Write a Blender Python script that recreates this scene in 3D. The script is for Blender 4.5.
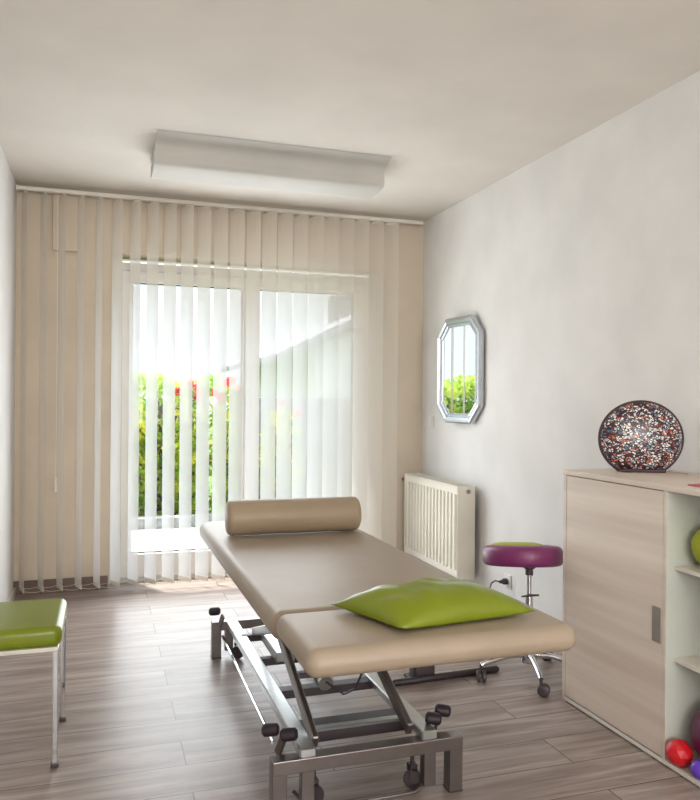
import bpy, bmesh, math, random
from mathutils import Vector, Matrix, noise
random.seed(7)
for o in list(bpy.data.objects): bpy.data.objects.remove(o)
S = bpy.context.scene
COL = S.collection
PI = math.pi
def R(a): return math.radians(a)
def lin(c):
    return tuple((x/12.92 if x <= .04045 else ((x+.055)/1.055)**2.4) for x in [v/255 for v in c]) + (1,)

# ------------------------------------------------------------ camera, light, exposure
F, YAW, PITCH, ROLL = 756.7, .3177, .0008, .008
cam = bpy.data.cameras.new('camera'); camo = bpy.data.objects.new('camera', cam); COL.objects.link(camo)
cam.sensor_fit = 'HORIZONTAL'; cam.sensor_width = 36; cam.lens = 36*F/700; cam.clip_start = .02
cy, sy, cp, sp = math.cos(YAW), math.sin(YAW), math.cos(PITCH), math.sin(PITCH)
fv = Vector((sy*cp, cy*cp, sp)); rv = Vector((cy, -sy, 0)); uv = rv.cross(fv)
r2 = math.cos(ROLL)*rv+math.sin(ROLL)*uv; u2 = -math.sin(ROLL)*rv+math.cos(ROLL)*uv
m = Matrix((r2, u2, -fv)).transposed().to_4x4(); m.translation = (0, 0, 1.25)
camo.matrix_world = m
S.camera = camo
S.view_settings.view_transform = 'Standard'; S.view_settings.look = 'None'
S.view_settings.gamma = 1; S.view_settings.exposure = 0.09; S.view_settings.use_curve_mapping = False

w = bpy.data.worlds.new('sky'); S.world = w; w.use_nodes = True
nt = w.node_tree; nt.nodes.clear()
out = nt.nodes.new('ShaderNodeOutputWorld'); bg = nt.nodes.new('ShaderNodeBackground')
tc = nt.nodes.new('ShaderNodeTexCoord'); sep = nt.nodes.new('ShaderNodeSeparateXYZ')
rp = nt.nodes.new('ShaderNodeValToRGB')
rp.color_ramp.elements[0].position = 0; rp.color_ramp.elements[0].color = (.86, .93, 1, 1)
rp.color_ramp.elements[1].position = .6; rp.color_ramp.elements[1].color = (.55, .74, 1, 1)
ns = nt.nodes.new('ShaderNodeTexNoise'); ns.inputs['Scale'].default_value = 3; ns.inputs['Detail'].default_value = 5
mx = nt.nodes.new('ShaderNodeMixRGB'); mx.inputs[2].default_value = (.95, .98, 1, 1)
nt.links.new(tc.outputs['Generated'], sep.inputs[0]); nt.links.new(sep.outputs[2], rp.inputs[0])
nt.links.new(tc.outputs['Generated'], ns.inputs['Vector'])
nt.links.new(ns.outputs[0], mx.inputs[0]); nt.links.new(rp.outputs[0], mx.inputs[1])
gr = nt.nodes.new('ShaderNodeMapRange')          # brighter overhead than at the horizon
gr.inputs['From Min'].default_value = .12; gr.inputs['From Max'].default_value = .75
gr.inputs['To Min'].default_value = 1.35; gr.inputs['To Max'].default_value = 5.5
nt.links.new(sep.outputs[2], gr.inputs['Value']); nt.links.new(gr.outputs[0], bg.inputs[1])
nt.links.new(mx.outputs[0], bg.inputs[0])
nt.links.new(bg.outputs[0], out.inputs[0])

sun = bpy.data.lights.new('sun', 'SUN'); sun.energy = 9; sun.angle = R(1.5); sun.color = (1, .96, .88)
so = bpy.data.objects.new('sun', sun); COL.objects.link(so)
so.rotation_euler = Vector((.125, -.24, -1.0)).to_track_quat('-Z', 'Y').to_euler()
def area(name, loc, direction, sx, sy_, power, col):
    a = bpy.data.lights.new(name, 'AREA'); a.shape = 'RECTANGLE'; a.size = sx; a.size_y = sy_; a.energy = power; a.color = col
    o = bpy.data.objects.new(name, a); COL.objects.link(o); o.location = loc
    o.rotation_euler = Vector(direction).to_track_quat('-Z', 'Y').to_euler(); return o
area('rear_fill', (.85, -3.95, 1.55), (0, 1, .10), 2.3, 1.5, 145, (1, .97, .94))  # unseen fill light added behind the camera to brighten the room
area('door_fill', (.83, 5.04, 1.15), (0, -1, 0), 1.45, 2.1, 32, (.92, .96, 1))  # fill light added on the room side of the blind, boosts the daylight
area('overhead_fill', (.95, .2, 2.55), (0, .55, -1), 1.6, 1.0, 17, (1, .97, .93))  # added overhead fill out of view, no fixture there

# ------------------------------------------------------------ materials
def mat(name, col, rough=.5, metal=0, spec=.5, col2=None, nscale=20, nstretch=(1, 1, 1), bump=0, bscale=100, sheen=0, coat=0, detail=4, lo=.35, hi=.65):
    M = bpy.data.materials.new(name); M.use_nodes = True; t = M.node_tree; b = t.nodes['Principled BSDF']
    b.inputs['Base Color'].default_value = lin(col); b.inputs['Roughness'].default_value = rough
    b.inputs['Metallic'].default_value = metal; b.inputs['Specular IOR Level'].default_value = spec
    b.inputs['Coat Weight'].default_value = coat; b.inputs['Sheen Weight'].default_value = sheen
    co = t.nodes.new('ShaderNodeTexCoord'); mp = t.nodes.new('ShaderNodeMapping'); mp.inputs['Scale'].default_value = nstretch
    t.links.new(co.outputs['Object'], mp.inputs[0])
    n = t.nodes.new('ShaderNodeTexNoise'); n.inputs['Scale'].default_value = nscale; n.inputs['Detail'].default_value = detail
    t.links.new(mp.outputs[0], n.inputs['Vector'])
    r = t.nodes.new('ShaderNodeValToRGB'); r.color_ramp.elements[0].position = lo; r.color_ramp.elements[1].position = hi
    if col2 is None: col2 = tuple(max(0, c*.965) for c in col)
    r.color_ramp.elements[0].color = lin(col); r.color_ramp.elements[1].color = lin(col2)
    t.links.new(n.outputs[0], r.inputs[0]); t.links.new(r.outputs[0], b.inputs['Base Color'])
    if bump:
        n2 = t.nodes.new('ShaderNodeTexNoise'); n2.inputs['Scale'].default_value = bscale
        t.links.new(mp.outputs[0], n2.inputs['Vector'])
        bp = t.nodes.new('ShaderNodeBump'); bp.inputs['Strength'].default_value = bump; bp.inputs['Distance'].default_value = .002
        t.links.new(n2.outputs[0], bp.inputs['Height']); t.links.new(bp.outputs[0], b.inputs['Normal'])
    return M
M = {}
M['wall'] = mat('white_plaster', (232, 230, 227), .9, spec=.2, nscale=3, bump=.15, bscale=180)
M['ceil'] = mat('ceiling_paint', (226, 220, 211), .95, spec=.1, nscale=2, bump=.1, bscale=150)
M['backwall'] = mat('beige_shaded_plaster', (212, 199, 180), .9, spec=.2, nscale=3, bump=.15, bscale=180)  # beige tone also carries the shade of the backlit far wall
M['base'] = mat('brown_baseboard', (112, 92, 80), .5, nscale=12, nstretch=(1, 8, 8))
M['basew'] = mat('white_baseboard', (220, 216, 208), .5)
M['pvc'] = mat('white_pvc', (236, 234, 230), .35, nscale=3)
M['gasket'] = mat('dark_gasket', (60, 62, 66), .6)
M['rail'] = mat('white_aluminium', (226, 220, 210), .35, nscale=4)
M['pad'] = mat('taupe_vinyl', (161, 145, 126), .42, spec=.45, nscale=6, bump=.12, bscale=500)
M['pad2'] = mat('taupe_vinyl_bolster', (160, 142, 118), .45, spec=.4, nscale=6, bump=.12, bscale=500)
M['green'] = mat('green_leatherette', (121, 134, 20), .3, spec=.5, nscale=5, bump=.12, bscale=300, col2=(114, 127, 16))
M['purple'] = mat('purple_leatherette', (124, 46, 98), .4, nscale=6, bump=.1, bscale=300)
M['steel'] = mat('grey_metallic_paint', (132, 124, 121), .3, metal=.8, nscale=14, col2=(124, 116, 113))
M['silver'] = mat('brushed_silver', (196, 200, 200), .28, metal=.9, nscale=8, nstretch=(1, 12, 1))
M['chrome'] = mat('chrome', (215, 217, 220), .1, metal=1, nscale=4)
M['black'] = mat('black_rubber', (42, 30, 38), .5, nscale=20)
M['dark'] = mat('dark_plastic', (68, 58, 62), .45, nscale=20)
M['rad'] = mat('radiator_enamel', (238, 232, 218), .35, nscale=4)
M['radin'] = mat('radiator_grille', (226, 220, 206), .4, nscale=4)
M['cabw'] = mat('white_melamine', (226, 219, 208), .4, nscale=4)
M['cabi'] = mat('pale_grey_melamine', (205, 210, 200), .5, nscale=4)
M['mframe'] = mat('silver_frame', (196, 204, 210), .25, metal=.75, nscale=60, bump=.3, bscale=220)
M['mirror'] = mat('mirror_glass', (240, 244, 244), .01, metal=1, nscale=1)
M['lampdark'] = mat('dark_brown_wicker', (62, 34, 40), .5, nscale=40, bump=.5, bscale=120)
M['lightbody'] = mat('fixture_enamel', (196, 193, 186), .65, nscale=3)
M['red'] = mat('red_rubber', (214, 24, 36), .4, nscale=5)
M['plum'] = mat('dark_purple_vinyl', (104, 20, 74), .4, nscale=4, col2=(90, 18, 66))
M['violet'] = mat('violet_plastic', (104, 62, 190), .22, nscale=5)
M['lime'] = mat('lime_rubber', (170, 176, 40), .45, nscale=5)
M['pink'] = mat('pink_cover', (186, 88, 98), .5, nscale=9)
M['handle'] = mat('grey_handle', (150, 143, 134), .4, metal=.4)
M['legw'] = mat('cream_metal', (226, 222, 210), .25, metal=.35, nscale=5)
M['tile'] = mat('pale_terrace_tile', (176, 172, 165), .7, nscale=4, col2=(164, 159, 151))
M['kerb'] = mat('grey_kerb', (150, 148, 144), .8, nscale=20, col2=(120, 118, 112))
M['grass'] = mat('grass', (98, 128, 48), .9, nscale=30, col2=(70, 100, 34))
M['roof'] = mat('grey_roof_tiles', (128, 124, 126), .8, nscale=8, nstretch=(1, 1, 6), col2=(110, 106, 108))
M['house'] = mat('white_render', (205, 204, 200), .9, nscale=3)
M['petal'] = mat('red_petal', (216, 30, 30), .6, nscale=12, col2=(235, 60, 40))
M['bark'] = mat('bark', (96, 78, 60), .9, nscale=20)

def leafmat(name, c1, c2, tr=.45):
    Mx = bpy.data.materials.new(name); Mx.use_nodes = True; t = Mx.node_tree; t.nodes.clear()
    o = t.nodes.new('ShaderNodeOutputMaterial'); d = t.nodes.new('ShaderNodeBsdfDiffuse'); tl = t.nodes.new('ShaderNodeBsdfTranslucent')
    mix = t.nodes.new('ShaderNodeMixShader'); mix.inputs[0].default_value = tr
    n = t.nodes.new('ShaderNodeTexNoise'); n.inputs['Scale'].default_value = 5; n.inputs['Detail'].default_value = 6
    co = t.nodes.new('ShaderNodeTexCoord'); t.links.new(co.outputs['Object'], n.inputs['Vector'])
    r = t.nodes.new('ShaderNodeValToRGB'); r.color_ramp.elements[0].position = .4; r.color_ramp.elements[1].position = .6
    r.color_ramp.elements[0].color = lin(c1); r.color_ramp.elements[1].color = lin(c2)
    t.links.new(n.outputs[0], r.inputs[0]); t.links.new(r.outputs[0], d.inputs[0]); t.links.new(r.outputs[0], tl.inputs[0])
    t.links.new(d.outputs[0], mix.inputs[1]); t.links.new(tl.outputs[0], mix.inputs[2]); t.links.new(mix.outputs[0], o.inputs[0])
    return Mx
M['leaf'] = leafmat('hedge_leaf', (130, 168, 72), (216, 222, 118))
M['leafy'] = leafmat('shrub_leaf', (104, 150, 40), (196, 192, 66))

def slatmat():
    Mx = bpy.data.materials.new('sheer_cream_fabric'); Mx.use_nodes = True; t = Mx.node_tree; t.nodes.clear()
    o = t.nodes.new('ShaderNodeOutputMaterial'); d = t.nodes.new('ShaderNodeBsdfDiffuse'); tl = t.nodes.new('ShaderNodeBsdfTranslucent')
    tp = t.nodes.new('ShaderNodeBsdfTransparent')
    co = t.nodes.new('ShaderNodeTexCoord'); mp = t.nodes.new('ShaderNodeMapping'); mp.inputs['Scale'].default_value = (260, 260, 3)
    n = t.nodes.new('ShaderNodeTexNoise'); n.inputs['Scale'].default_value = 1
    t.links.new(co.outputs['Object'], mp.inputs[0]); t.links.new(mp.outputs[0], n.inputs['Vector'])
    r = t.nodes.new('ShaderNodeValToRGB'); r.color_ramp.elements[0].position = .3; r.color_ramp.elements[1].position = .7
    r.color_ramp.elements[0].color = lin((230, 216, 196)); r.color_ramp.elements[1].color = lin((238, 226, 208))
    t.links.new(n.outputs[0], r.inputs[0]); t.links.new(r.outputs[0], d.inputs[0]); tl.inputs[0].default_value = (.95, .97, 1, 1)
    m1 = t.nodes.new('ShaderNodeMixShader'); m1.inputs[0].default_value = .56
    m2 = t.nodes.new('ShaderNodeMixShader'); m2.inputs[0].default_value = .27
    t.links.new(d.outputs[0], m1.inputs[1]); t.links.new(tl.outputs[0], m1.inputs[2])
    t.links.new(m1.outputs[0], m2.inputs[1]); t.links.new(tp.outputs[0], m2.inputs[2]); t.links.new(m2.outputs[0], o.inputs[0])
    return Mx
M['slat'] = slatmat()

def glassmat():
    Mx = bpy.data.materials.new('window_glass'); Mx.use_nodes = True; t = Mx.node_tree; t.nodes.clear()
    o = t.nodes.new('ShaderNodeOutputMaterial'); tp = t.nodes.new('ShaderNodeBsdfTransparent'); g = t.nodes.new('ShaderNodeBsdfGlossy')
    tp.inputs[0].default_value = (.95, .97, .97, 1); g.inputs['Roughness'].default_value = .02
    mix = t.nodes.new('ShaderNodeMixShader'); mix.inputs[0].default_value = .015
    t.links.new(tp.outputs[0], mix.inputs[1]); t.links.new(g.outputs[0], mix.inputs[2]); t.links.new(mix.outputs[0], o.inputs[0])
    return Mx
M['glass'] = glassmat()

def floormat():
    Mx = bpy.data.materials.new('grey_brown_laminate'); Mx.use_nodes = True; t = Mx.node_tree; b = t.nodes['Principled BSDF']
    co = t.nodes.new('ShaderNodeTexCoord')
    br = t.nodes.new('ShaderNodeTexBrick'); br.offset = .37; br.offset_frequency = 2
    br.inputs['Scale'].default_value = 1; br.inputs['Brick Width'].default_value = 1.28; br.inputs['Row Height'].default_value = .19
    br.inputs['Mortar Size'].default_value = .0022; br.inputs['Mortar Smooth'].default_value = .1; br.inputs['Bias'].default_value = 0
    br.inputs['Color1'].default_value = (0, 0, 0, 1); br.inputs['Color2'].default_value = (1, 1, 1, 1); br.inputs['Mortar'].default_value = (.5, .5, .5, 1)
    mp0 = t.nodes.new('ShaderNodeMapping'); mp0.inputs['Location'].default_value = (.52, .03, 0)
    t.links.new(co.outputs['Object'], mp0.inputs[0]); t.links.new(mp0.outputs[0], br.inputs['Vector'])
    # grain: stretched noise shifted per plank
    mp = t.nodes.new('ShaderNodeMapping'); mp.inputs['Scale'].default_value = (1.2, 13, 1)
    add = t.nodes.new('ShaderNodeVectorMath'); add.operation = 'MULTIPLY_ADD'; add.inputs[1].default_value = (7, 7, 7)
    t.links.new(br.outputs['Color'], add.inputs[0]); t.links.new(mp.outputs[0], add.inputs[2])
    t.links.new(co.outputs['Object'], mp.inputs[0])
    n = t.nodes.new('ShaderNodeTexNoise'); n.inputs['Scale'].default_value = 1.6; n.inputs['Detail'].default_value = 8; n.inputs['Roughness'].default_value = .62; n.inputs['Distortion'].default_value = .6
    t.links.new(add.outputs[0], n.inputs['Vector'])
    r = t.nodes.new('ShaderNodeValToRGB'); r.color_ramp.elements[0].position = .28; r.color_ramp.elements[1].position = .72
    r.color_ramp.elements[0].color = lin((118, 103, 96)); r.color_ramp.elements[1].color = lin((186, 172, 164))
    e = r.color_ramp.elements.new(.5); e.color = lin((156, 141, 133))
    t.links.new(n.outputs[0], r.inputs[0])
    hs = t.nodes.new('ShaderNodeMixRGB'); hs.blend_type = 'MULTIPLY'; hs.inputs[0].default_value = .12
    t.links.new(r.outputs[0], hs.inputs[1]); t.links.new(br.outputs['Color'], hs.inputs[2])
    mo = t.nodes.new('ShaderNodeMixRGB'); mo.inputs[2].default_value = lin((84, 70, 62))
    t.links.new(br.outputs['Fac'], mo.inputs[0]); t.links.new(hs.outputs[0], mo.inputs[1])
    t.links.new(mo.outputs[0], b.inputs['Base Color'])
    b.inputs['Roughness'].default_value = .34; b.inputs['Specular IOR Level'].default_value = .45
    bp = t.nodes.new('ShaderNodeBump'); bp.inputs['Strength'].default_value = .35; bp.inputs['Distance'].default_value = .0015
    t.links.new(n.outputs[0], bp.inputs['Height']); t.links.new(bp.outputs[0], b.inputs['Normal'])
    return Mx
M['floor'] = floormat()

def woodmat():
    Mx = bpy.data.materials.new('pale_ash_veneer'); Mx.use_nodes = True; t = Mx.node_tree; b = t.nodes['Principled BSDF']
    co = t.nodes.new('ShaderNodeTexCoord'); mp = t.nodes.new('ShaderNodeMapping'); mp.inputs['Scale'].default_value = (1.2, .35, 9)
    n = t.nodes.new('ShaderNodeTexNoise'); n.inputs['Scale'].default_value = 1.1; n.inputs['Detail'].default_value = 7; n.inputs['Roughness'].default_value = .6
    mp2 = t.nodes.new('ShaderNodeMapping'); mp2.inputs['Scale'].default_value = (.6, .25, 3.0)
    n2 = t.nodes.new('ShaderNodeTexNoise'); n2.inputs['Scale'].default_value = 1.6; n2.inputs['Detail'].default_value = 2
    t.links.new(co.outputs['Object'], mp.inputs[0]); t.links.new(mp.outputs[0], n.inputs['Vector'])
    t.links.new(co.outputs['Object'], mp2.inputs[0]); t.links.new(mp2.outputs[0], n2.inputs['Vector'])
    ad = t.nodes.new('ShaderNodeMath'); ad.operation = 'MULTIPLY_ADD'; ad.inputs[1].default_value = .5
    t.links.new(n.outputs[0], ad.inputs[0])
    hf = t.nodes.new('ShaderNodeMath'); hf.operation = 'MULTIPLY'; hf.inputs[1].default_value = .5; t.links.new(n2.outputs[0], hf.inputs[0])
    t.links.new(hf.outputs[0], ad.inputs[2])
    r = t.nodes.new('ShaderNodeValToRGB'); r.color_ramp.elements[0].position = .40; r.color_ramp.elements[1].position = .60
    r.color_ramp.elements[0].color = lin((206, 190, 176)); r.color_ramp.elements[1].color = lin((232, 219, 205))
    t.links.new(ad.outputs[0], r.inputs[0]); t.links.new(r.outputs[0], b.inputs['Base Color'])
    b.inputs['Roughness'].default_value = .5
    return Mx
M['wood'] = woodmat()

def mosaicmat():
    Mx = bpy.data.materials.new('mosaic_shards'); Mx.use_nodes = True; t = Mx.node_tree; b = t.nodes['Principled BSDF']
    co = t.nodes.new('ShaderNodeTexCoord'); mp = t.nodes.new('ShaderNodeMapping'); mp.inputs['Scale'].default_value = (1, 1, 1.5); mp.inputs['Rotation'].default_value = (0, .5, 0)
    nz = t.nodes.new('ShaderNodeTexNoise'); nz.inputs['Scale'].default_value = 22
    t.links.new(co.outputs['Object'], mp.inputs[0]); t.links.new(mp.outputs[0], nz.inputs['Vector'])
    ma = t.nodes.new('ShaderNodeVectorMath'); ma.operation = 'MULTIPLY_ADD'; ma.inputs[1].default_value = (.035, .035, .035)
    t.links.new(nz.outputs['Color'], ma.inputs[0]); t.links.new(mp.outputs[0], ma.inputs[2])
    v = t.nodes.new('ShaderNodeTexVoronoi'); v.inputs['Scale'].default_value = 88
    ve = t.nodes.new('ShaderNodeTexVoronoi'); ve.feature = 'DISTANCE_TO_EDGE'; ve.inputs['Scale'].default_value = 88
    for q in (v, ve): t.links.new(ma.outputs[0], q.inputs['Vector'])
    sp_ = t.nodes.new('ShaderNodeSeparateColor'); t.links.new(v.outputs['Color'], sp_.inputs[0])
    r = t.nodes.new('ShaderNodeValToRGB'); r.color_ramp.interpolation = 'CONSTANT'
    els = r.color_ramp.elements; els[0].position = 0; els[0].color = lin((240, 238, 234)); els[1].position = .40; els[1].color = lin((216, 120, 92))
    for p_, c_ in ((.52, (92, 128, 158)), (.62, (52, 32, 40)), (.76, (200, 208, 214)), (.88, (120, 52, 56))):
        e = els.new(p_); e.color = lin(c_)
    t.links.new(sp_.outputs[0], r.inputs[0])
    lt = t.nodes.new('ShaderNodeMath'); lt.operation = 'LESS_THAN'; lt.inputs[1].default_value = .13
    t.links.new(ve.outputs['Distance'], lt.inputs[0])
    mxx = t.nodes.new('ShaderNodeMixRGB'); mxx.inputs[2].default_value = lin((48, 28, 36))
    t.links.new(lt.outputs[0], mxx.inputs[0]); t.links.new(r.outputs[0], mxx.inputs[1]); t.links.new(mxx.outputs[0], b.inputs['Base Color'])
    b.inputs['Roughness'].default_value = .3
    return Mx
M['mosaic'] = mosaicmat()

# ------------------------------------------------------------ helpers
def link(name, bm, material, parent=None, smooth=False, kind=None, loc=None):
    bmesh.ops.recalc_face_normals(bm, faces=bm.faces)
    me = bpy.data.meshes.new(name); bm.to_mesh(me); bm.free()
    if material is not None: me.materials.append(M[material] if isinstance(material, str) else material)
    if smooth:
        for p in me.polygons: p.use_smooth = True
        if smooth != 'all':
            bm2 = bmesh.new(); bm2.from_mesh(me)
            for e in bm2.edges:
                if len(e.link_faces) == 2 and e.calc_face_angle(0) > R(38): e.smooth = False
            bm2.to_mesh(me); bm2.free()
    o = bpy.data.objects.new(name, me); COL.objects.link(o)
    if parent: o.parent = parent
    if loc: o.location = loc
    if kind: o['kind'] = kind
    return o
def thing(name, label, cat, loc=(0, 0, 0), rz=0, group=None):
    o = bpy.data.objects.new(name, None); COL.objects.link(o); o.location = loc; o.rotation_euler = (0, 0, rz); o.empty_display_size = .1
    o['label'] = label; o['category'] = cat
    if group: o['group'] = group
    return o
def tag(o, label, cat, group=None):
    o['label'] = label; o['category'] = cat
    if group: o['group'] = group
    return o
def struct(o, label, cat):
    o['kind'] = 'structure'; o['label'] = label; o['category'] = cat; return o
def add_box(bm, a, b, bevel=0, seg=2, mtx=None):
    t = bmesh.new(); bmesh.ops.create_cube(t, size=1)
    for v in t.verts:
        v.co = Vector([(a[i]+b[i])/2 + v.co[i]*(b[i]-a[i]) for i in range(3)])
    if bevel: bmesh.ops.bevel(t, geom=list(t.edges), offset=bevel, segments=seg, affect='EDGES', profile=.5)
    if mtx: bmesh.ops.transform(t, matrix=mtx, verts=t.verts)
    me = bpy.data.meshes.new('t'); t.to_mesh(me); t.free(); bm.from_mesh(me); bpy.data.meshes.remove(me)
def BX(a, b, bevel=0, seg=2):
    bm = bmesh.new(); add_box(bm, a, b, bevel, seg); return bm
def add_bar(bm, p, q, w_, h, bevel=.002, up=(0, 0, 1)):
    p = Vector(p); q = Vector(q); d = q-p; L = d.length; d.normalize(); upv = Vector(up)
    x = d.cross(upv); x.normalize(); z = x.cross(d)
    mt = Matrix((x, d, z)).transposed().to_4x4(); mt.translation = (p+q)/2
    add_box(bm, (-w_/2, -L/2, -h/2), (w_/2, L/2, h/2), bevel, 1, mt)
def add_tube(bm, pts, r, seg=10, cap=True):
    pts = [Vector(p) for p in pts]; rings = []
    prev = None
    for i, p in enumerate(pts):
        d = (pts[min(i+1, len(pts)-1)]-pts[max(i-1, 0)]).normalized()
        if prev is None:
            a = Vector((0, 0, 1)) if abs(d.z) < .9 else Vector((1, 0, 0)); x = d.cross(a).normalized()
        else:
            x = (prev - d*prev.dot(d)).normalized()
        prev = x; y = d.cross(x); rr = r[i] if isinstance(r, (list, tuple)) else r
        rings.append([bm.verts.new(p + x*math.cos(2*PI*k/seg)*rr + y*math.sin(2*PI*k/seg)*rr) for k in range(seg)])
    for a, b in zip(rings, rings[1:]):
        for k in range(seg): bm.faces.new((a[k], a[(k+1) % seg], b[(k+1) % seg], b[k]))
    if cap: bm.faces.new(rings[0][::-1]); bm.faces.new(rings[-1])
def TB(pts, r, seg=10):
    bm = bmesh.new(); add_tube(bm, pts, r, seg); return bm
def add_lathe(bm, prof, c, axis=(0, 0, 1), seg=32):
    ax = Vector(axis).normalized(); a = Vector((0, 0, 1)) if abs(ax.z) < .9 else Vector((1, 0, 0)); x = ax.cross(a).normalized(); y = ax.cross(x); c = Vector(c)
    rings = []
    for (r, h) in prof:
        if r < 1e-5: rings.append([bm.verts.new(c+ax*h)])
        else: rings.append([bm.verts.new(c+ax*h+x*math.cos(2*PI*k/seg)*r+y*math.sin(2*PI*k/seg)*r) for k in range(seg)])
    for A, B in zip(rings, rings[1:]):
        for k in range(seg):
            k2 = (k+1) % seg
            if len(A) == 1 and len(B) == 1: continue
            if len(A) == 1: bm.faces.new((A[0], B[k2], B[k]))
            elif len(B) == 1: bm.faces.new((A[k], A[k2], B[0]))
            else: bm.faces.new((A[k], A[k2], B[k2], B[k]))
    if len(rings[0]) > 1: bm.faces.new(rings[0][::-1])
    if len(rings[-1]) > 1: bm.faces.new(rings[-1])
def LA(prof, c, axis=(0, 0, 1), seg=32):
    bm = bmesh.new(); add_lathe(bm, prof, c, axis, seg); return bm
def add_prism(bm, poly, u0, u1, f):
    """poly 2D points, f(u, a, b) -> 3D"""
    A = [bm.verts.new(f(u0, *p)) for p in poly]; B = [bm.verts.new(f(u1, *p)) for p in poly]; n = len(poly)
    for k in range(n): bm.faces.new((A[k], A[(k+1) % n], B[(k+1) % n], B[k]))
    bm.faces.new(A[::-1]); bm.faces.new(B)
def slab(x0, x1, y0, y1, z0, z1, rc, re, seg=6, rcs=None):
    """upholstered slab: rounded corners in plan (rc, per corner rcs) and rounded edges (re)"""
    bm = bmesh.new(); rcs = rcs or [rc]*4
    def outline(ins):
        pts = []
        for ci, (cx, cyy, a0) in enumerate(((x1, y1, 0), (x0, y1, 90), (x0, y0, 180), (x1, y0, 270))):
            r = max(rcs[ci]-ins, .002); sx = -1 if cx == x1 else 1; sy2 = -1 if cyy == y1 else 1
            ox = cx+sx*(ins+r); oy = cyy+sy2*(ins+r)
            for k in range(9):
                a = R(a0+90*k/8); pts.append((ox+r*math.cos(a), oy+r*math.sin(a)))
        return pts
    lay = []
    for k in range(seg+1):
        a = R(90*(1-k/seg)); lay.append((re*(1-math.cos(a)), z0+re*(1-math.sin(a))))
    for k in range(seg+1):
        a = R(90*k/seg); lay.append((re*(1-math.cos(a)), z1-re*(1-math.sin(a))))
    rings = [[bm.verts.new((x, y, z)) for x, y in outline(i)] for i, z in lay]
    n = len(rings[0])
    for A, B in zip(rings, rings[1:]):
        for k in range(n): bm.faces.new((A[k], A[(k+1) % n], B[(k+1) % n], B[k]))
    bm.faces.new(rings[0][::-1]); bm.faces.new(rings[-1])
    return bm

# ------------------------------------------------------------ room shell
XL, XR, YB, H, YF = -.52, 2.295, 5.236, 2.6, -4.0
OX0, OX1, OZ = .06, 2.03, 2.215     # balcony door opening in the far wall
T = .30
def wall_with_hole(y0, y1, x0, x1, hx0, hx1, hz0, hz1):
    bm = bmesh.new()
    add_box(bm, (x0, y0, 0), (hx0, y1, H)); add_box(bm, (hx1, y0, 0), (x1, y1, H))
    add_box(bm, (hx0, y0, hz1), (hx1, y1, H))
    if hz0 > 0: add_box(bm, (hx0, y0, 0), (hx1, y1, hz0))
    return bm
struct(link('floor', BX((XL-.2, YF-.2, -.1), (XR+.2, YB+T, 0)), 'floor'), 'grey brown wood laminate floor', 'floor')
struct(link('ceiling', BX((XL-.2, YF-.2, H), (XR+.2, YB+T, H+.15)), 'ceil'), 'plain off white ceiling', 'ceiling')
struct(link('wall_left', BX((XL-.2, YF-.2, 0), (XL, YB+T, H)), 'wall'), 'white wall on the left', 'wall')
struct(link('wall_right', BX((XR, YF-.2, 0), (XR+.2, YB+T, H)), 'wall'), 'white wall on the right carrying the mirror', 'wall')
struct(link('wall_back', wall_with_hole(YB, YB+T, XL, XR, OX0, OX1, 0, OZ), 'backwall'), 'far wall around the balcony door, backlit shade in its beige colour', 'wall')
struct(link('wall_front', wall_with_hole(YF-.2, YF, XL, XR, -.3, 2.0, .8, 2.3), 'wall'), 'white wall behind the viewer', 'wall')
struct(link('baseboard_back', BX((XL, YB-.016, 0), (OX0-.01, YB, .085), .003), 'base'), 'brown baseboard under the beige wall', 'baseboard')
struct(link('baseboard_right', BX((XR-.014, 2.76, 0), (XR, YB-.02, .05), .003), 'basew'), 'white baseboard on the right wall', 'baseboard')
struct(link('baseboard_left', BX((XL, YF, 0), (XL+.014, YB-.02, .05), .003), 'basew'), 'white baseboard on the left wall', 'baseboard')
wf = bpy.data.objects.new('added_window', None); COL.objects.link(wf); struct(wf, 'unseen window behind the viewer, added for fill light', 'window')  # opening and frame added out of view to go with the rear fill
bm = bmesh.new()
for a, b in (((-.3, YF-.14, .8), (-.23, YF-.07, 2.3)), ((1.93, YF-.14, .8), (2.0, YF-.07, 2.3)), ((-.23, YF-.14, .8), (1.93, YF-.07, .87)), ((-.23, YF-.14, 2.23), (1.93, YF-.07, 2.3)), ((.81, YF-.14, .87), (.89, YF-.07, 2.23))):
    add_box(bm, a, b, .004, 1)
link('frame', bm, 'pvc', wf)

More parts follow.
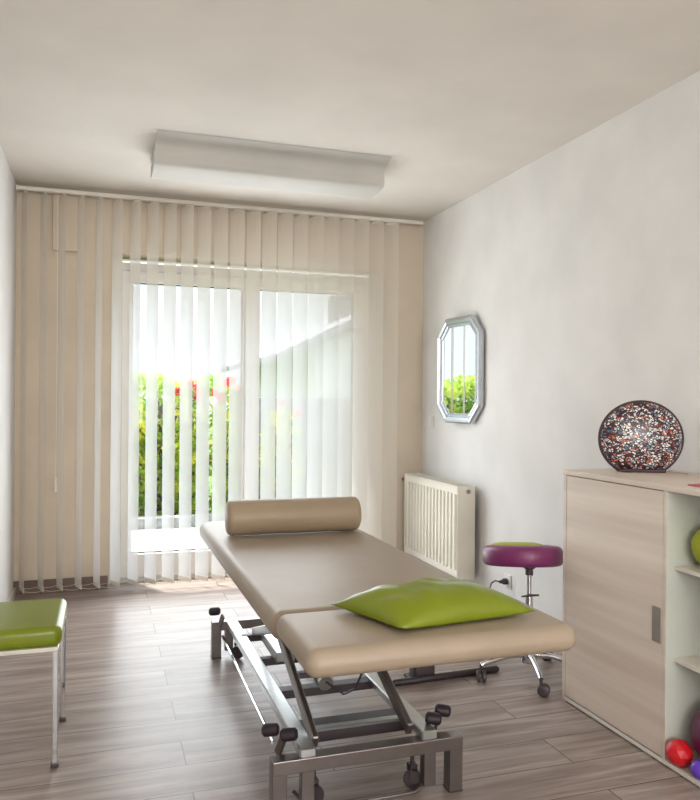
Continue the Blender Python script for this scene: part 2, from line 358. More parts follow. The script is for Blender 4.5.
# balcony door: two leaves in a white frame, set deep in the wall
D = bpy.data.objects.new('door_1', None); COL.objects.link(D); D.location = (0, 5.36, 0)
struct(D, 'white framed glazed double balcony door', 'door')
gx = [(.195, .957), (1.072, 1.79)]; gz = (.19, 2.045)
bm = bmesh.new()      # outer frame, local coordinates: y 0 = room face
add_box(bm, (OX0, .02, 0), (.128, .11, OZ), .003, 1); add_box(bm, (1.93, .02, 0), (OX1, .11, OZ), .003, 1)
add_box(bm, (.128, .02, 2.125), (1.93, .11, 2.18), .003, 1); add_box(bm, (.128, .02, 0), (1.93, .11, .03), .003, 1)
link('outer_frame', bm, 'pvc', D)
for i, (a, b) in enumerate(gx):
    bm = bmesh.new(); l0 = .13 if i == 0 else 1.016; l1 = 1.012 if i == 0 else 1.925
    add_box(bm, (l0, 0, .03), (a, .07, 2.122), .005); add_box(bm, (b, 0, .03), (l1, .07, 2.122), .005)
    add_box(bm, (a, 0, .03), (b, .07, gz[0]), .005); add_box(bm, (a, 0, gz[1]), (b, .07, 2.122), .005)
    sash = link('door_leaf', bm, 'pvc', D)
    bm = bmesh.new()
    for q0, q1 in (((a, .028, gz[0]), (a+.007, .045, gz[1])), ((b-.007, .028, gz[0]), (b, .045, gz[1])), ((a, .028, gz[0]), (b, .045, gz[0]+.007)), ((a, .028, gz[1]-.006), (b, .045, gz[1]))):
        add_box(bm, q0, q1)
    link('gasket', bm, 'gasket', sash); link('glass_pane', BX((a, .033, gz[0]), (b, .039, gz[1])), 'glass', sash)
link('top_light_pane', BX((.128, .06, 2.18), (1.93, .066, OZ)), 'glass', D)
bm = BX((1.035, -.012, .98), (1.065, 0, 1.14), .004); add_tube(bm, [(1.05, -.005, 1.10), (1.05, -.045, 1.10), (1.05, -.05, 1.09), (1.05, -.05, .98)], .010, 8)
link('door_handle', bm, 'pvc', D, True)

# ------------------------------------------------------------ outside
struct(link('terrace_floor', BX((-6, YB+T, -.12), (9, 7.62, -.02)), 'tile'), 'pale sunlit terrace outside the door', 'terrace')
struct(link('terrace_kerb', BX((-6, 7.62, -.12), (9, 7.76, .09), .01), 'kerb'), 'grey kerb along the terrace edge', 'kerb')
struct(link('garden_ground', BX((-40, 7.76, -.3), (50, 70, -.05)), 'grass'), 'grass beyond the terrace', 'ground')
def leaves(bm, n, sampler, size, up=.3):
    for _ in range(n):
        p = Vector(sampler()); s = size*random.uniform(.6, 1.3)
        d = Vector((random.gauss(0, 1), random.gauss(0, 1), random.gauss(up, 1))).normalized()
        a = d.orthogonal().normalized(); a = Matrix.Rotation(random.uniform(0, 6.28), 3, d) @ a; b = d.cross(a)
        v = [bm.verts.new(p+q) for q in (-a*s, b*s*.42-a*s*.1, a*s, -b*s*.42-a*s*.1)]
        bm.faces.new((v[0], v[1], v[2])); bm.faces.new((v[0], v[2], v[3]))
def hedge_pt():
    x = random.uniform(-4.3, 1.25); top = 1.45+.16*noise.noise(Vector((x*1.7, 3, 0)))
    f = random.random()
    if f < .7: return (x, 8.35+.25*random.random()**2+.1*noise.noise(Vector((x*2, 0, 1))), random.uniform(-.03, top))
    return (x, random.uniform(8.35, 8.95), top+random.uniform(-.12, .06))
hedge = thing('hedge', 'leafy green hedge beyond the terrace kerb', 'hedge', (-1.5, 8.7, -.05))
bm = bmesh.new(); leaves(bm, 10500, lambda: [c-o_ for c, o_ in zip(hedge_pt(), (-1.5, 8.7, -.05))], .06); link('leaves', bm, 'leaf', hedge, kind='stuff')
link('hedge_core', BX((-2.75, -.1, 0), (2.65, .38, 1.30), .08), M['bark'], hedge)
def shrub(x, y, h, wd, nfl, label, seed):
    random.seed(seed)
    t = thing('flowering_shrub', label, 'shrub', (x, y, -.05), group=None)
    bm = bmesh.new()
    def sp2():
        while True:
            a = Vector((random.uniform(-1, 1), random.uniform(-1, 1), random.uniform(-1, 1)))
            if .35 < a.length < 1: return (a.x*wd/2, a.y*wd/2.4, h*.52+a.z*h*.48)
    leaves(bm, 900, sp2, .05, .6); link('leaves', bm, 'leafy', t, kind='stuff')
    bm = bmesh.new()
    for k in range(5):
        add_tube(bm, [(0.03*k-.06, 0, 0), (random.uniform(-.2, .2)*wd, random.uniform(-.1, .1), h*.5), (random.uniform(-.4, .4)*wd, random.uniform(-.2, .2)*wd, h*.9)], [.012, .009, .004], 6)
    link('stems', bm, 'bark', t)
    for k in range(nfl):
        a = random.uniform(-.42, .42)*wd; bm = bmesh.new(); c = Vector((a, random.uniform(-.25, .1)*wd, h*(1.0-.35*abs(a)/wd)+random.uniform(-.05, .1)))
        for j in range(14):
            d = Vector((random.gauss(0, 1), random.gauss(0, 1), random.gauss(.3, 1))).normalized(); q = c+d*.03
            e = d.orthogonal().normalized()*.036; g = d.cross(e)
            vv = [bm.verts.new(q+e), bm.verts.new(q+g), bm.verts.new(q-e), bm.verts.new(q-g)]; bm.faces.new(vv)
        link('flower', bm, 'petal', t)
    return t
shrub(.36, 8.0, 1.30, .42, 1, 'pale green bushy shrub at the left side of the door view', 2)
shrub(.84, 8.0, 1.50, .44, 6, 'shrub with red blossoms seen through the left door leaf', 3)
shrub(1.31, 8.0, 1.50, .44, 6, 'shrub with red blossoms next to the middle of the door', 4)
shrub(1.85, 8.0, 1.25, .5, 2, 'low bushy shrub seen through the right door leaf', 5)
tag(link('garden_wall', BX((1.45, 8.6, -.06), (9, 8.8, 1.28), .01), 'kerb'), 'low grey garden wall behind the right door leaf', 'garden wall')
house = thing('neighbour_house', 'neighbouring house with a grey sloping roof beyond the hedge', 'house', (5.6, 15, -.05))
hz = lambda u, a, b: (a, u, b)
bm = bmesh.new(); add_prism(bm, [(-1.7, 0), (3.2, 0), (3.2, 2.35), (.75, 3.5), (-1.7, 2.35)], -1, 5, hz); link('wall', bm, 'house', house)
bm = bmesh.new(); add_prism(bm, [(-2.55, 2.15), (-2.55, 2.02), (-.0, 3.18), (.75, 3.5), (3.9, 2.1), (3.9, 2.24), (.75, 3.75)], -1.4, 5.4, hz); link('roof', bm, 'roof', house)
link('chimney', BX((-.75, 1.0, 2.9), (-.3, 1.4, 3.62)), 'roof', house)
for k in range(2):
    f_ = link('window', BX((-.9+1.6*k, -1.03, 1.0), (-.1+1.6*k, -.98, 2.0), .01), 'pvc', house)
    link('pane', BX((-.82+1.6*k, -1.045, 1.08), (-.18+1.6*k, -1.025, 1.92)), 'gasket', f_)

# ------------------------------------------------------------ vertical blind
BY = 5.13
blind = thing('vertical_blind', 'cream vertical slat blind across the balcony door', 'blind', ((XL+XR)/2, BY, 2.585))
bl = lambda x, y, z: (x-(XL+XR)/2, y-BY, z-2.585)
bm = bmesh.new(); add_box(bm, bl(XL+.012, BY-.018, 2.548), bl(2.235, BY+.018, 2.572), .004)
add_box(bm, bl(XL+.006, BY-.020, 2.545), bl(XL+.02, BY+.020, 2.575), .003)
link('headrail', bm, 'rail', blind)
def make_slat():
    bm = bmesh.new(); wd = .127; z0, z1 = -2.545, -.045; nz = 10; nx = 6; g = []
    for j in range(nz+1):
        row = []
        for i in range(nx+1):
            u = i/nx-.5; row.append(bm.verts.new((u*wd, .006*(1-4*u*u)-.003, z0+(z1-z0)*j/nz)))
        g.append(row)
    for j in range(nz):
        for i in range(nx): bm.faces.new((g[j][i], g[j][i+1], g[j+1][i+1], g[j+1][i]))
    s = link('slat', bm, 'slat', blind, True)
    bm = BX((-.058, -.0035, z0+.0), (.058, .0015, z0+.03), .001, 1); link('weight', bm, 'rail', s)
    bm = BX((-.03, -.004, z1-.008), (.03, .002, z1+.004), .001, 1); add_tube(bm, [(0, 0, z1), (0, 0, z1+.026)], .004, 6); link('hanger', bm, 'rail', s)
    return s
slat0 = make_slat(); ends = []
NS = 23
for i in range(NS):
    x = -.462+.1113*i
    if x < .06: th = 71
    elif x < .75: th = 61-(x-.12)/.63*9
    else: th = 52-(x-.75)/1.25*8
    if i == NS-1: th = 38
    if i == 0: s = slat0
    else:
        s = slat0.copy(); COL.objects.link(s); s.parent = blind
        for c in slat0.children:
            d = c.copy(); COL.objects.link(d); d.parent = s
    th += random.uniform(-1.5, 1.5)
    s.location = (x-(XL+XR)/2, 0, 0); s.rotation_euler = (0, 0, -R(th))
    ends.append((x, th))
for sgn in (-1, 1):
    bm = bmesh.new(); pts = []
    for (x, th), (x2, th2) in zip(ends, ends[1:]):
        a = Vector((x+sgn*.06*math.cos(R(th)), BY-sgn*.06*math.sin(R(th)), .052)); b = Vector((x2+sgn*.06*math.cos(R(th2)), BY-sgn*.06*math.sin(R(th2)), .052))
        for k in range(4): pts.append(a.lerp(b, k/4)-Vector((0, 0, .010*math.sin(PI*k/4))))
    add_tube(bm, [bl(*p) for p in pts], .0013, 5); link('bead_chain', bm, 'rail', blind)
bm = bmesh.new(); zc = [(-.27, BY-.03, 2.565), (-.265, BY-.035, 1.6), (-.268, BY-.03, .75)]
add_tube(bm, [bl(*p) for p in zc], .002, 6); add_tube(bm, [bl(-.268, BY-.03, .75), bl(-.268, BY-.03, .66)], .008, 8)
link('pull_cord', bm, 'rail', blind)
tag(link('shutter_box', BX((-.305, YB-.03, 2.2), (-.118, YB, 2.599), .004), 'backwall'), 'beige boxed casing high on the far wall behind the left slats', 'casing')

# ------------------------------------------------------------ ceiling light
cl = thing('ceiling_light', 'long white ceiling light with curved reflector wings', 'ceiling light', (.888, 4.19, H))
half = [(-.29, -.002), (-.235, -.007), (-.195, -.014), (-.170, -.026), (-.156, -.043), (-.150, -.062), (-.149, -.086), (-.153, -.102), (-.152, -.114), (-.143, -.125), (-.125, -.132), (-.07, -.138)]
fx = lambda u, a, b: (u, a, b)
poly = half+[(-a, b) for a, b in half[::-1]]
bm = bmesh.new(); add_prism(bm, poly, -.632, .632, fx); link('reflector_housing', bm, 'lightbody', cl, True)
for sx in (-1, 1):
    bm = bmesh.new(); add_prism(bm, [(a*.99, b) for a, b in poly[5:-5]], sx*.6322, sx*.637, fx); link('end_cap', bm, 'lightbody', cl)

# ------------------------------------------------------------ mirror on the right wall
mir = thing('wall_mirror', 'octagonal mirror in a silver frame on the right wall', 'mirror', (XR-.034, 4.530, 1.458))
mir.rotation_euler = (0, 0, R(5.0))
def octo(hy, hz_, c): return [(-hy+c, -hz_), (hy-c, -hz_), (hy, -hz_+c), (hy, hz_-c), (hy-c, hz_), (-hy+c, hz_), (-hy, hz_-c), (-hy, -hz_+c)]
bm = bmesh.new(); rings = []
for ins, d in ((0, 0), (0, .020), (.010, .032), (.022, .036), (.038, .030), (.042, .023), (.052, .027), (.062, .020), (.066, .008), (.066, 0)):
    rings.append([bm.verts.new((-d, y, z)) for y, z in octo(.272-ins, .352-ins, .115-ins*.586)])
for A, B in zip(rings, rings[1:]):
    for k in range(8): bm.faces.new((A[k], A[(k+1) % 8], B[(k+1) % 8], B[k]))
link('frame', bm, 'mframe', mir)
bm = bmesh.new(); f1 = lambda u, a, b: (u, a, b)
add_prism(bm, octo(.220, .290, .08), -.012, -.004, f1); link('mirror_glass', bm, 'mirror', mir)

# light switch
sw = thing('light_switch', 'small white light switch below the mirror', 'switch', (XR, 5.06, 1.10))
link('plate', BX((-.010, -.04, -.04), (0, .04, .04), .003), 'pvc', sw); link('rocker', BX((-.016, -.026, -.026), (-.008, .026, .026), .002), 'pvc', sw)

# ------------------------------------------------------------ radiator
rad = thing('radiator', 'white panel radiator under the mirror on the right wall', 'radiator', (XR-.03, 4.75, .125))
RX, y0, y1, RH = -.130, -.435, .435, .59
bm = bmesh.new()
prof = []; n = 15; pw = (y1-y0-.06)/n; yy = y0+.03
poly = [(y0+.004, RX+.012), (y0+.02, RX+.012)]
for k in range(n):
    a = yy+k*pw; poly += [(a+pw*.02, RX+.030), (a+pw*.22, RX+.001), (a+pw*.70, RX+.001), (a+pw*.86, RX+.030)]
poly += [(y1-.02, RX+.012), (y1-.004, RX+.012), (y1-.004, RX+.036), (y0+.004, RX+.036)]
add_prism(bm, poly, .05, RH-.05, lambda u, a, b: (b, a, u))
add_box(bm, (RX+.004, y0+.004, .01), (RX+.022, y1-.004, .055), .005); add_box(bm, (RX+.004, y0+.004, RH-.055), (RX+.022, y1-.004, RH-.01), .005)
link('front_panel', bm, 'rad', rad)
bm = BX((-.03, y0+.01, .01), (-.012, y1-.01, RH-.012), .004); link('rear_panel', bm, 'rad', rad)
for s_, ya in ((0, y0), (1, y1)):
    bm = BX((RX, ya-.004, .0), (-.005, ya+.004, RH), .003)
    sc_ = link('side_cover', bm, 'rad', rad)
    bm = LA([(0, 0), (.014, 0), (.014, .006), (.009, .008), (.009, .012), (0, .012)], (-.055, ya-.004 if s_ == 0 else ya+.004, RH-.035), (0, -1 if s_ == 0 else 1, 0), 16)
    link('plug', bm, 'handle', sc_, True)
bm = bmesh.new()
add_box(bm, (RX, y0, RH-.012), (RX+.012, y1, RH), .002); add_box(bm, (-.016, y0, RH-.012), (-.005, y1, RH), .002)
for k in range(34):
    a = y0+.012+k*(y1-y0-.024)/33; add_box(bm, (RX+.010, a-.004, RH-.006), (-.014, a+.004, RH-.001))
link('top_grille', bm, 'radin', rad)
for ya in (y0+.12, y1-.15): link('wall_bracket', BX((-.05, ya, .1), (.026, ya+.03, .5)), 'radin', rad)
bm = TB([(-.055, y1+.004, RH-.045), (-.055, y1+.036, RH-.045)], .010, 10); add_tube(bm, [(-.055, y1+.032, RH-.045), (-.055, y1+.032, -.12)], .006, 8)
add_tube(bm, [(-.135, y1+.032, RH-.045), (-.055, y1+.032, RH-.045)], .011, 10)
link('valve', bm, 'handle', rad, True)

# wall socket with plug
ws = thing('wall_socket', 'white wall socket low on the right wall below the stool seat', 'socket', (XR, 3.955, .19))
link('plate', BX((-.009, -.04, -.04), (0, .04, .04), .003), 'pvc', ws)
link('socket_well', LA([(.019, .010), (.019, .0095), (.022, .009)], (0, 0, 0), (-1, 0, 0), 20), 'rail', ws)
pl = thing('power_plug', 'black power plug with a hanging cable in the wall socket', 'plug', (XR-.011, 3.955, .19))
link('plug_body', LA([(0, 0), (.018, 0), (.019, .02), (.012, .032), (.008, .05), (0, .05)], (0, 0, 0), (-1, 0, 0), 16), 'dark', pl, True)
bm = bmesh.new(); add_tube(bm, [(-.045, 0, 0), (-.065, .02, .004), (-.075, .045, -.015), (-.078, .062, -.05), (-.078, .07, -.12), (-.075, .072, -.165), (-.07, .09, -.183), (-.05, .25, -.185)], .0045, 8)
link('cable', bm, 'dark', pl, True)

# ------------------------------------------------------------ green stool at left
ch = thing('upholstered_stool', 'low stool with a green padded seat by the left wall', 'stool', (-.31, 2.92, 0))
link('seat', slab(-.205, .19, -.180, .235, .408, .476, .030, .024), 'green', ch, 'all')
link('seat_frame', BX((-.185, -.185, .395), (.18, .215, .410), .003), 'legw', ch)
for lx, ly in ((.170, -.172), (.178, .215), (-.185, -.185), (-.185, .215)):
    lg = link('leg', BX((lx-.009, ly-.009, .012), (lx+.009, ly+.009, .40), .002), 'chrome', ch)
    link('foot_cap', BX((lx-.013, ly-.013, 0), (lx+.013, ly+.013, .016), .003), 'dark', lg)

# ------------------------------------------------------------ treatment table
tt = thing('treatment_table', 'height adjustable treatment table with taupe vinyl top', 'treatment table', (.79, 2.9, 0))
O = Vector((.79, 2.9, 0))
def L(x, y, z): return (x-O.x, y-O.y, z-O.z)
x0, x1 = .438, 1.148
fp = link('short_cushion', slab(x0+.008-O.x, x1+.022-O.x, 1.648-O.y, 1.995-O.y, .610, .680, .05, .034, rcs=[.03, .03, .035, .035]), 'pad', tt, 'all')
lp = link('long_cushion', slab(x0+.004-O.x, x1-.012-O.x, 0, 1.66, -.078, 0, .05, .034, rcs=[.08, .08, .02, .02]), 'pad', tt, 'all')
lp.location = L(O.x, 2.005, .672); lp.rotation_euler = (R(-.1), 0, 0)
# upper frame under the cushions
bm = bmesh.new()
for xx in (x0+.12, x1-.12): add_bar(bm, L(xx, 1.78, .585), L(xx, 3.45, .562), .035, .03)
for yy, zz in ((1.80, .583), (2.05, .58), (2.6, .57), (3.4, .562)): add_bar(bm, L(x0+.12, yy, zz), L(x1-.12, yy, zz), .03, .028)
link('upper_frame', bm, 'steel', tt)
# base bridges
bx0, bx1 = .489, 1.111
for (yb, a, b, zt, nm) in ((2.215, bx0, bx1, .178, 'f'), (3.69, .516, 1.125, .175, 'r')):
    bm = BX(L(a, yb-.025, zt-.042), L(b, yb+.025, zt), .003); br = link('base_beam', bm, 'steel', tt)
    for xa in (a, b-.045):
        lg = link('leg', BX(L(xa, yb-.024, .004), L(xa+.045, yb+.024, zt-.035), .002), 'steel', tt)
        link('foot', BX(L(xa-.001, yb-.025, 0), L(xa+.046, yb+.025, .006), .001), 'dark', lg)
# inner posts and casters
def caster(x, y, r, name='caster'):
    bm = TB([L(x, y, r*2+.012), L(x, y, r*2+.06)], .007, 8); add_box(bm, L(x-.013, y-.012, r*1.1), L(x-.010, y+.016, r*2+.014)); add_box(bm, L(x+.010, y-.012, r*1.1), L(x+.013, y+.016, r*2+.014))
    add_box(bm, L(x-.013, y-.012, r*2+.006), L(x+.013, y+.016, r*2+.016))
    c = link(name, bm, 'dark', tt, True)
    link('wheel', LA([(0, -.009), (r*.5, -.009), (r*.92, -.009), (r, -.005), (r, .005), (r*.92, .009), (r*.5, .009), (0, .009)], L(x, y-.004, r), (.45, 1, 0), 20), 'dark', c, True)
for x_, y_ in ((.60, 2.215), (1.0, 2.215), (.60, 3.69), (1.03, 3.69)):
    link('post', BX(L(x_-.02, y_-.018, .03), L(x_+.02, y_+.018, .14), .002), 'steel', tt)
    caster(x_+(.035 if x_ < .8 else -.035), y_+(.045 if y_ < 3 else -.05), .031)
# side rails
for xa, xb in ((.612, .60), (1.015, 1.0)):
    bm = bmesh.new(); add_bar(bm, L(xa, 3.70, .165), L(xb, 2.20, .188), .052, .030, .004); link('side_rail', bm, 'silver', tt)
# scissor arms
for xa in (.632, .945):
    bm = bmesh.new(); add_bar(bm, L(xa, 2.235, .20), L(xa, 3.17, .565), .022, .042, .004); link('lift_arm', bm, 'steel', tt)
for xa in (.672, .905):
    bm = bmesh.new(); add_bar(bm, L(xa, 3.42, .19), L(xa, 2.25, .572), .020, .040, .004); link('lift_arm', bm, 'steel', tt)
# cross bars
bm = bmesh.new(); add_bar(bm, L(.61, 2.41, .160), L(1.0, 2.41, .160), .085, .045); link('cross_bar', bm, 'dark', tt)
bm = bmesh.new(); add_bar(bm, L(.64, 2.33, .20), L(.98, 2.33, .20), .03, .010); link('cross_plate', bm, 'silver', tt)
for yy, zz, ww in ((2.74, .165, .05), (3.08, .17, .035), (3.40, .172, .03)):
    bm = bmesh.new(); add_bar(bm, L(.61, yy, zz), L(1.01, yy, zz), ww, .03); link('cross_bar', bm, 'dark', tt)
bm = bmesh.new(); add_bar(bm, L(.66, 2.62, .27), L(.93, 2.62, .27), .03, .02); link('cross_bar', bm, 'dark', tt)
# drive: motor and spindle
bm = TB([L(.79, 2.70, .22), L(.79, 2.95, .27)], .034, 18); add_tube(bm, [L(.79, 2.95, .27), L(.79, 3.3, .36)], .016, 12)
add_lathe(bm, [(0, -.012), (.028, -.012), (.028, .012), (0, .012)], L(.79, 2.67, .215), (0, -1, -.2), 14)
link('motor', bm, 'silver', tt, True)
bm = BX(L(.68, 3.0, .185), L(.76, 3.30, .225), .006); link('control_box', bm, 'silver', tt)
bm = bmesh.new(); add_tube(bm, [L(.79, 2.66, .22), L(.84, 2.60, .19), L(.87, 2.56, .22), L(.875, 2.5, .30), L(.87, 2.45, .42), L(.86, 2.4, .56)], .004, 7)
link('cable', bm, 'dark', tt, True)
# pedal linkage along the left side
bm = bmesh.new(); add_tube(bm, [L(.560, 3.62, .12), L(.540, 2.42, .135)], .0065, 8); link('pedal_rod', bm, 'chrome', tt, True)
bm = bmesh.new(); add_tube(bm, [L(1.06, 3.62, .13), L(1.07, 2.30, .13)], .0065, 8); link('pedal_rod', bm, 'chrome', tt, True)
bm = bmesh.new(); add_tube(bm, [L(.57, 2.26, .05), L(.60, 2.22, .02), L(.74, 2.205, .014), L(.95, 2.205, .016), L(1.0, 2.22, .03), L(1.01, 2.28, .07)], .006, 8); link('foot_bar', bm, 'steel', tt, True)
def pedal(xm, y, z, flip=1):
    bm = bmesh.new(); add_bar(bm, L(xm, y+.03, z-.075), L(xm+.012*flip, y-.005, z-.01), .01, .028, .002)
    pd = link('pedal_lever', bm, 'steel', tt)
    for dx, dz, dy in ((-.024, .004, .02), (.026, -.002, -.015))[:1 if y > 3 else 2]:
        bm = bmesh.new(); pA = Vector(L(xm+dx*flip-.024, y+dy+.01, z+dz)); pB = Vector(L(xm+dx*flip+.024, y+dy-.01, z+dz+.006*flip))
        add_tube(bm, [pA, pA.lerp(pB, .12), pA.lerp(pB, .5), pA.lerp(pB, .88), pB], [.012, .019, .020, .019, .012], 12)
        link('pedal_grip', bm, 'black', pd, True)
pedal(.530, 2.28, .222); pedal(1.062, 2.27, .222, -1); pedal(.545, 3.60, .235)

# bolster
bo = tag(link('bolster', LA([(0, -.292), (.060, -.292), (.068, -.288), (.0735, -.280), (.075, -.270), (.075, .270), (.0735, .280), (.068, .288), (.060, .292), (0, .292)], (0, 0, 0), (1, -.02, 0), 48), 'pad2', None, True), 'taupe vinyl bolster roll at the far end of the treatment table', 'bolster')
bo.location = (.803, 3.215, .7465)

# green pillow
def pillow():
    bm = bmesh.new(); C = [Vector((.594, 1.965)), Vector((.694, 1.705)), Vector((1.100, 1.750)), Vector((1.0, 1.985))]
    n = 28; c0 = Vector((.850, 1.852)); base = .6862
    def P(u, v, side):
        p = C[0]*(1-u)*(1-v)+C[1]*u*(1-v)+C[2]*u*v+C[3]*(1-u)*v
        a, b = 2*u-1, 2*v-1
        pinch = 1-.06*(1-a*a)*(abs(b)**3)-.06*(1-b*b)*(abs(a)**3); p = c0+(p-c0)*pinch
        hgt = max(0, (1-abs(a)**2.6))**.62*max(0, (1-abs(b)**2.6))**.62
        wr = .006*noise.noise(Vector((a*2.3+3, b*6, .4)))*hgt**.4*(1.3 if a < 0 or b < 0 else .6)
        if side > 0: z = base+.014+(.070*hgt)+wr
        else: z = base+.014-.016*hgt**.5
        return bm.verts.new((p.x-c0.x, p.y-c0.y, z-base))
    top = [[P(i/n, j/n, 1) for j in range(n+1)] for i in range(n+1)]; bot = [[P(i/n, j/n, -1) for j in range(n+1)] for i in range(n+1)]
    for i in range(n):
        for j in range(n):
            bm.faces.new((top[i][j], top[i+1][j], top[i+1][j+1], top[i][j+1])); bm.faces.new((bot[i][j], bot[i][j+1], bot[i+1][j+1], bot[i+1][j]))
    bmesh.ops.remove_doubles(bm, verts=bm.verts, dist=.0004)
    o = link('pillow', bm, 'green', None, 'all', loc=(c0.x, c0.y, base-.0035)); return o
tag(pillow(), 'green leatherette pillow on the near end of the treatment table', 'pillow')

# ------------------------------------------------------------ rolling stool
SX, SY = 1.866, 3.03
st = thing('rolling_stool', 'purple padded swivel stool on chrome caster base', 'stool', (SX, SY, 0))
prof = [(0, -.045), (.158, -.045), (.170, -.040), (.178, -.026), (.180, 0), (.179, .020), (.172, .034), (.158, .042), (.12, .046), (0, .046)]
se = link('seat', LA(prof, (0, 0, 0), seg=48), 'purple', st, True); se.location = (-.048, -.02, .556)
link('seat_top_panel', LA([(.120, .043), (.112, .050), (.08, .056), (0, .058)], (0, .045, 0), seg=40), 'lime', se, True)
se.rotation_euler = Matrix.Rotation(R(-9), 3, Vector((cy, -sy, 0))).to_euler()
link('seat_mount', LA([(.03, .520), (.03, .495), (.018, .485), (.018, .46)], (0, 0, 0), seg=20), 'dark', st, True)
link('column', LA([(.011, .49), (.011, .36), (.018, .36), (.018, .12), (.024, .11), (.024, .07)], (0, 0, 0), seg=20), 'chrome', st, True)
link('height_lever', TB([(-.045, -.01, .366), (.0, -.012, .368), (.045, -.01, .366)], [.004, .006, .004], 8), 'dark', st, True)
link('hub', LA([(0, .06), (.035, .062), (.038, .085), (.034, .115), (.024, .125), (0, .125)], (0, 0, 0), seg=24), 'chrome', st, True)
for k in range(5):
    a = R(-109+72*k); dx, dy = math.cos(a), math.sin(a); rr = .24
    bm = bmesh.new(); add_tube(bm, [(dx*.02, dy*.02, .100), (dx*.10, dy*.10, .100), (dx*(rr-.015), dy*(rr-.015), .078), (dx*rr, dy*rr, .070)], [.015, .013, .011, .010], 10)
    lg = link('leg', bm, 'chrome', st, True)
    ca = a+1.2; ex, ey = math.cos(ca), math.sin(ca); cx, cyy = dx*rr+ex*.012, dy*rr+ey*.012
    bm = bmesh.new(); ax = Vector((-ey, ex, 0))
    add_lathe(bm, [(0, -.022), (.018, -.022), (.025, -.018), (.026, -.006), (.012, -.004), (.012, .004), (.026, .006), (.025, .018), (.018, .022), (0, .022)], (cx, cyy, .026), ax, 18)
    add_tube(bm, [(dx*rr, dy*rr, .046), (dx*rr, dy*rr, .072)], .007, 8)
    link('caster', bm, 'dark', lg, True)

# foot switch
fs = thing('foot_switch', 'dark foot switch with a long bar on the floor under the stool', 'foot switch', (1.49, 3.09, 0), R(1.5))
bm = bmesh.new(); add_tube(bm, [(-.275, -.0, .016), (-.265, 0, .016), (.255, .01, .016), (.265, .01, .016)], [.009, .0155, .0155, .009], 12); link('pedal_bar', bm, 'black', fs, True)
link('switch_housing', BX((-.155, .012, .003), (-.055, .09, .105), .014, 3), 'dark', fs, True)
link('switch_foot', BX((-.17, .02, 0), (-.04, .11, .012), .004), 'black', fs)

# ------------------------------------------------------------ cabinet
XC, CH = 1.852, .967
cab = thing('cabinet', 'pale wood cabinet with one door and open shelves by right wall', 'cabinet', (XC, 2.1, 0))
def C(x, y, z): return (x-XC, y-2.1, z)
XI = XR-.004
cy0, cy1, yd = 1.50, 2.745, 2.146
link('top_board', BX(C(XC-.002, cy0, CH-.020), C(XI, cy1+.002, CH), .002), 'wood', cab)
link('side_panel', BX(C(XC, cy1-.02, .0), C(XI, cy1, CH-.020), .001), 'wood', cab)
link('side_panel', BX(C(XC, cy0, .0), C(XI, cy0+.02, CH-.020), .001), 'cabw', cab)
link('divider', BX(C(XC+.001, yd-.014, .018), C(XI-.01, yd, CH-.020), .001), 'cabi', cab)
link('divider_edge', BX(C(XC-.001, yd-.014, .018), C(XC+.001, yd, CH-.020)), 'wood', cab)
link('back_panel', BX(C(XI-.010, cy0+.02, .018), C(XI, cy1-.02, CH-.020)), 'cabi', cab)
link('bottom_board', BX(C(XC, cy0+.02, .006), C(XI, cy1-.02, .020), .001), 'cabw', cab)
link('plinth', BX(C(XC+.012, cy0+.02, .0), C(XC+.026, cy1-.02, .006)), 'cabw', cab)
dr = link('door', BX(C(XC-.0, yd+.002, .026), C(XC+.018, cy1-.023, CH-.023), .0015), 'wood', cab)
link('handle', BX(C(XC-.004, yd+.010, .415), C(XC+.004, yd+.052, .538), .001), 'handle', dr)
for z in (.688, .370):
    sh = link('shelf', BX(C(XC+.035, cy0+.02, z-.014), C(XI-.01, yd-.014, z), .001), 'cabw', cab)

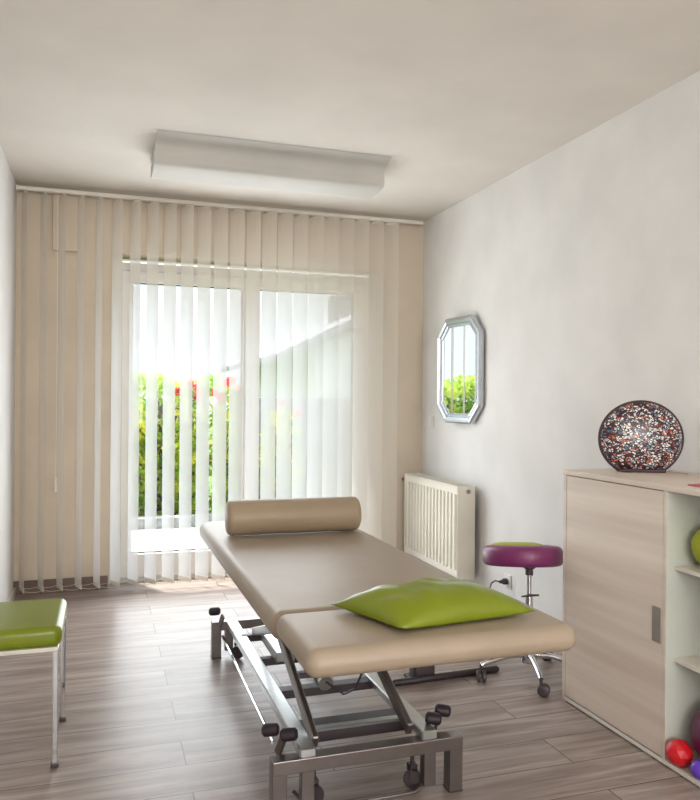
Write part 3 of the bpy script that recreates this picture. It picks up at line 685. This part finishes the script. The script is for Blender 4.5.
# orb lamp on the cabinet
lm = thing('decorative_lamp', 'round dark lamp with mosaic shards standing on the cabinet', 'lamp', (2.110, 2.583, CH))
lm.rotation_euler = (0, 0, R(-18.2-21)+R(17))
Rr = .168; zc_ = .136
def orb(scale, thick, flat=False):
    bm = bmesh.new(); rings = []; nu, nv = 64, 10
    for s_ in (-1, 1):
        rings = []
        for j in range(nv+1):
            q = j/nv; rad_ = scale*math.sin(q*PI/2); th = thick*math.cos(q*PI/2)
            row = []
            for k in range(nu):
                a = 2*PI*k/nu; z = zc_+.915*rad_*math.sin(a); row.append(bm.verts.new((rad_*math.cos(a), s_*th, max(z, .012))))
            rings.append(row)
        for A, B in zip(rings, rings[1:]):
            for k in range(nu):
                try: bm.faces.new((A[k], A[(k+1) % nu], B[(k+1) % nu], B[k]))
                except ValueError: pass
    bmesh.ops.remove_doubles(bm, verts=bm.verts, dist=.0002)
    return bm
link('mosaic_shade', orb(Rr-.003, .052), 'mosaic', lm, 'all')
bm = bmesh.new(); pts = []
for k in range(61):
    a = R(-60+300*k/60); pts.append((Rr*math.cos(a)*.985, 0, zc_+Rr*math.sin(a)*.90))
for f_, rr in ((0, .0075),): add_tube(bm, pts, rr, 10)
link('rim', bm, 'lampdark', lm, True)
link('lamp_base', BX((-.090, -.042, 0), (.090, .042, .014), .005), 'lampdark', lm)
bm = bmesh.new(); add_tube(bm, [(.08, .02, .006), (.10, .03, .004), (.12, .0, .004), (.15, -.06, .004), (.15, -.12, .004)], .003, 6); link('cable', bm, 'rail', lm, True)

# things in and on the cabinet
def ball(name, r, loc, m_, label, cat, facets=None):
    bm = bmesh.new()
    if facets: bmesh.ops.create_icosphere(bm, subdivisions=facets, radius=r)
    else: bmesh.ops.create_uvsphere(bm, u_segments=32, v_segments=20, radius=r)
    for v in bm.verts: v.co *= 1+.02*noise.noise(v.co*20)
    return tag(link(name, bm, m_, None, False if facets else 'all', loc=loc), label, cat)
ball('massage_ball', .076, (1.985, 2.052, .688+.0755), 'lime', 'yellow green ball on the upper cabinet shelf', 'ball')
ball('exercise_ball', .115, (2.0, 2.005, .020+.1145), 'plum', 'large dark purple ball in the lower cabinet compartment', 'ball')
ball('therapy_ball', .045, (1.872, 2.086, .020+.045), 'red', 'red faceted ball at the front of the lower compartment', 'ball', 2)
ball('small_ball', .030, (1.874, 1.995, .020+.030), 'violet', 'small glossy violet ball right of the red ball', 'ball')
bk = thing('booklet', 'pink booklet lying flat at the edge of the cabinet top', 'booklet', (1.955, 1.985, CH), R(12))
link('cover', BX((-.05, -.10, .004), (.08, .10, .009), .001), 'pink', bk); link('pages', BX((-.048, -.098, 0), (.078, .098, .0045)), 'rail', bk)
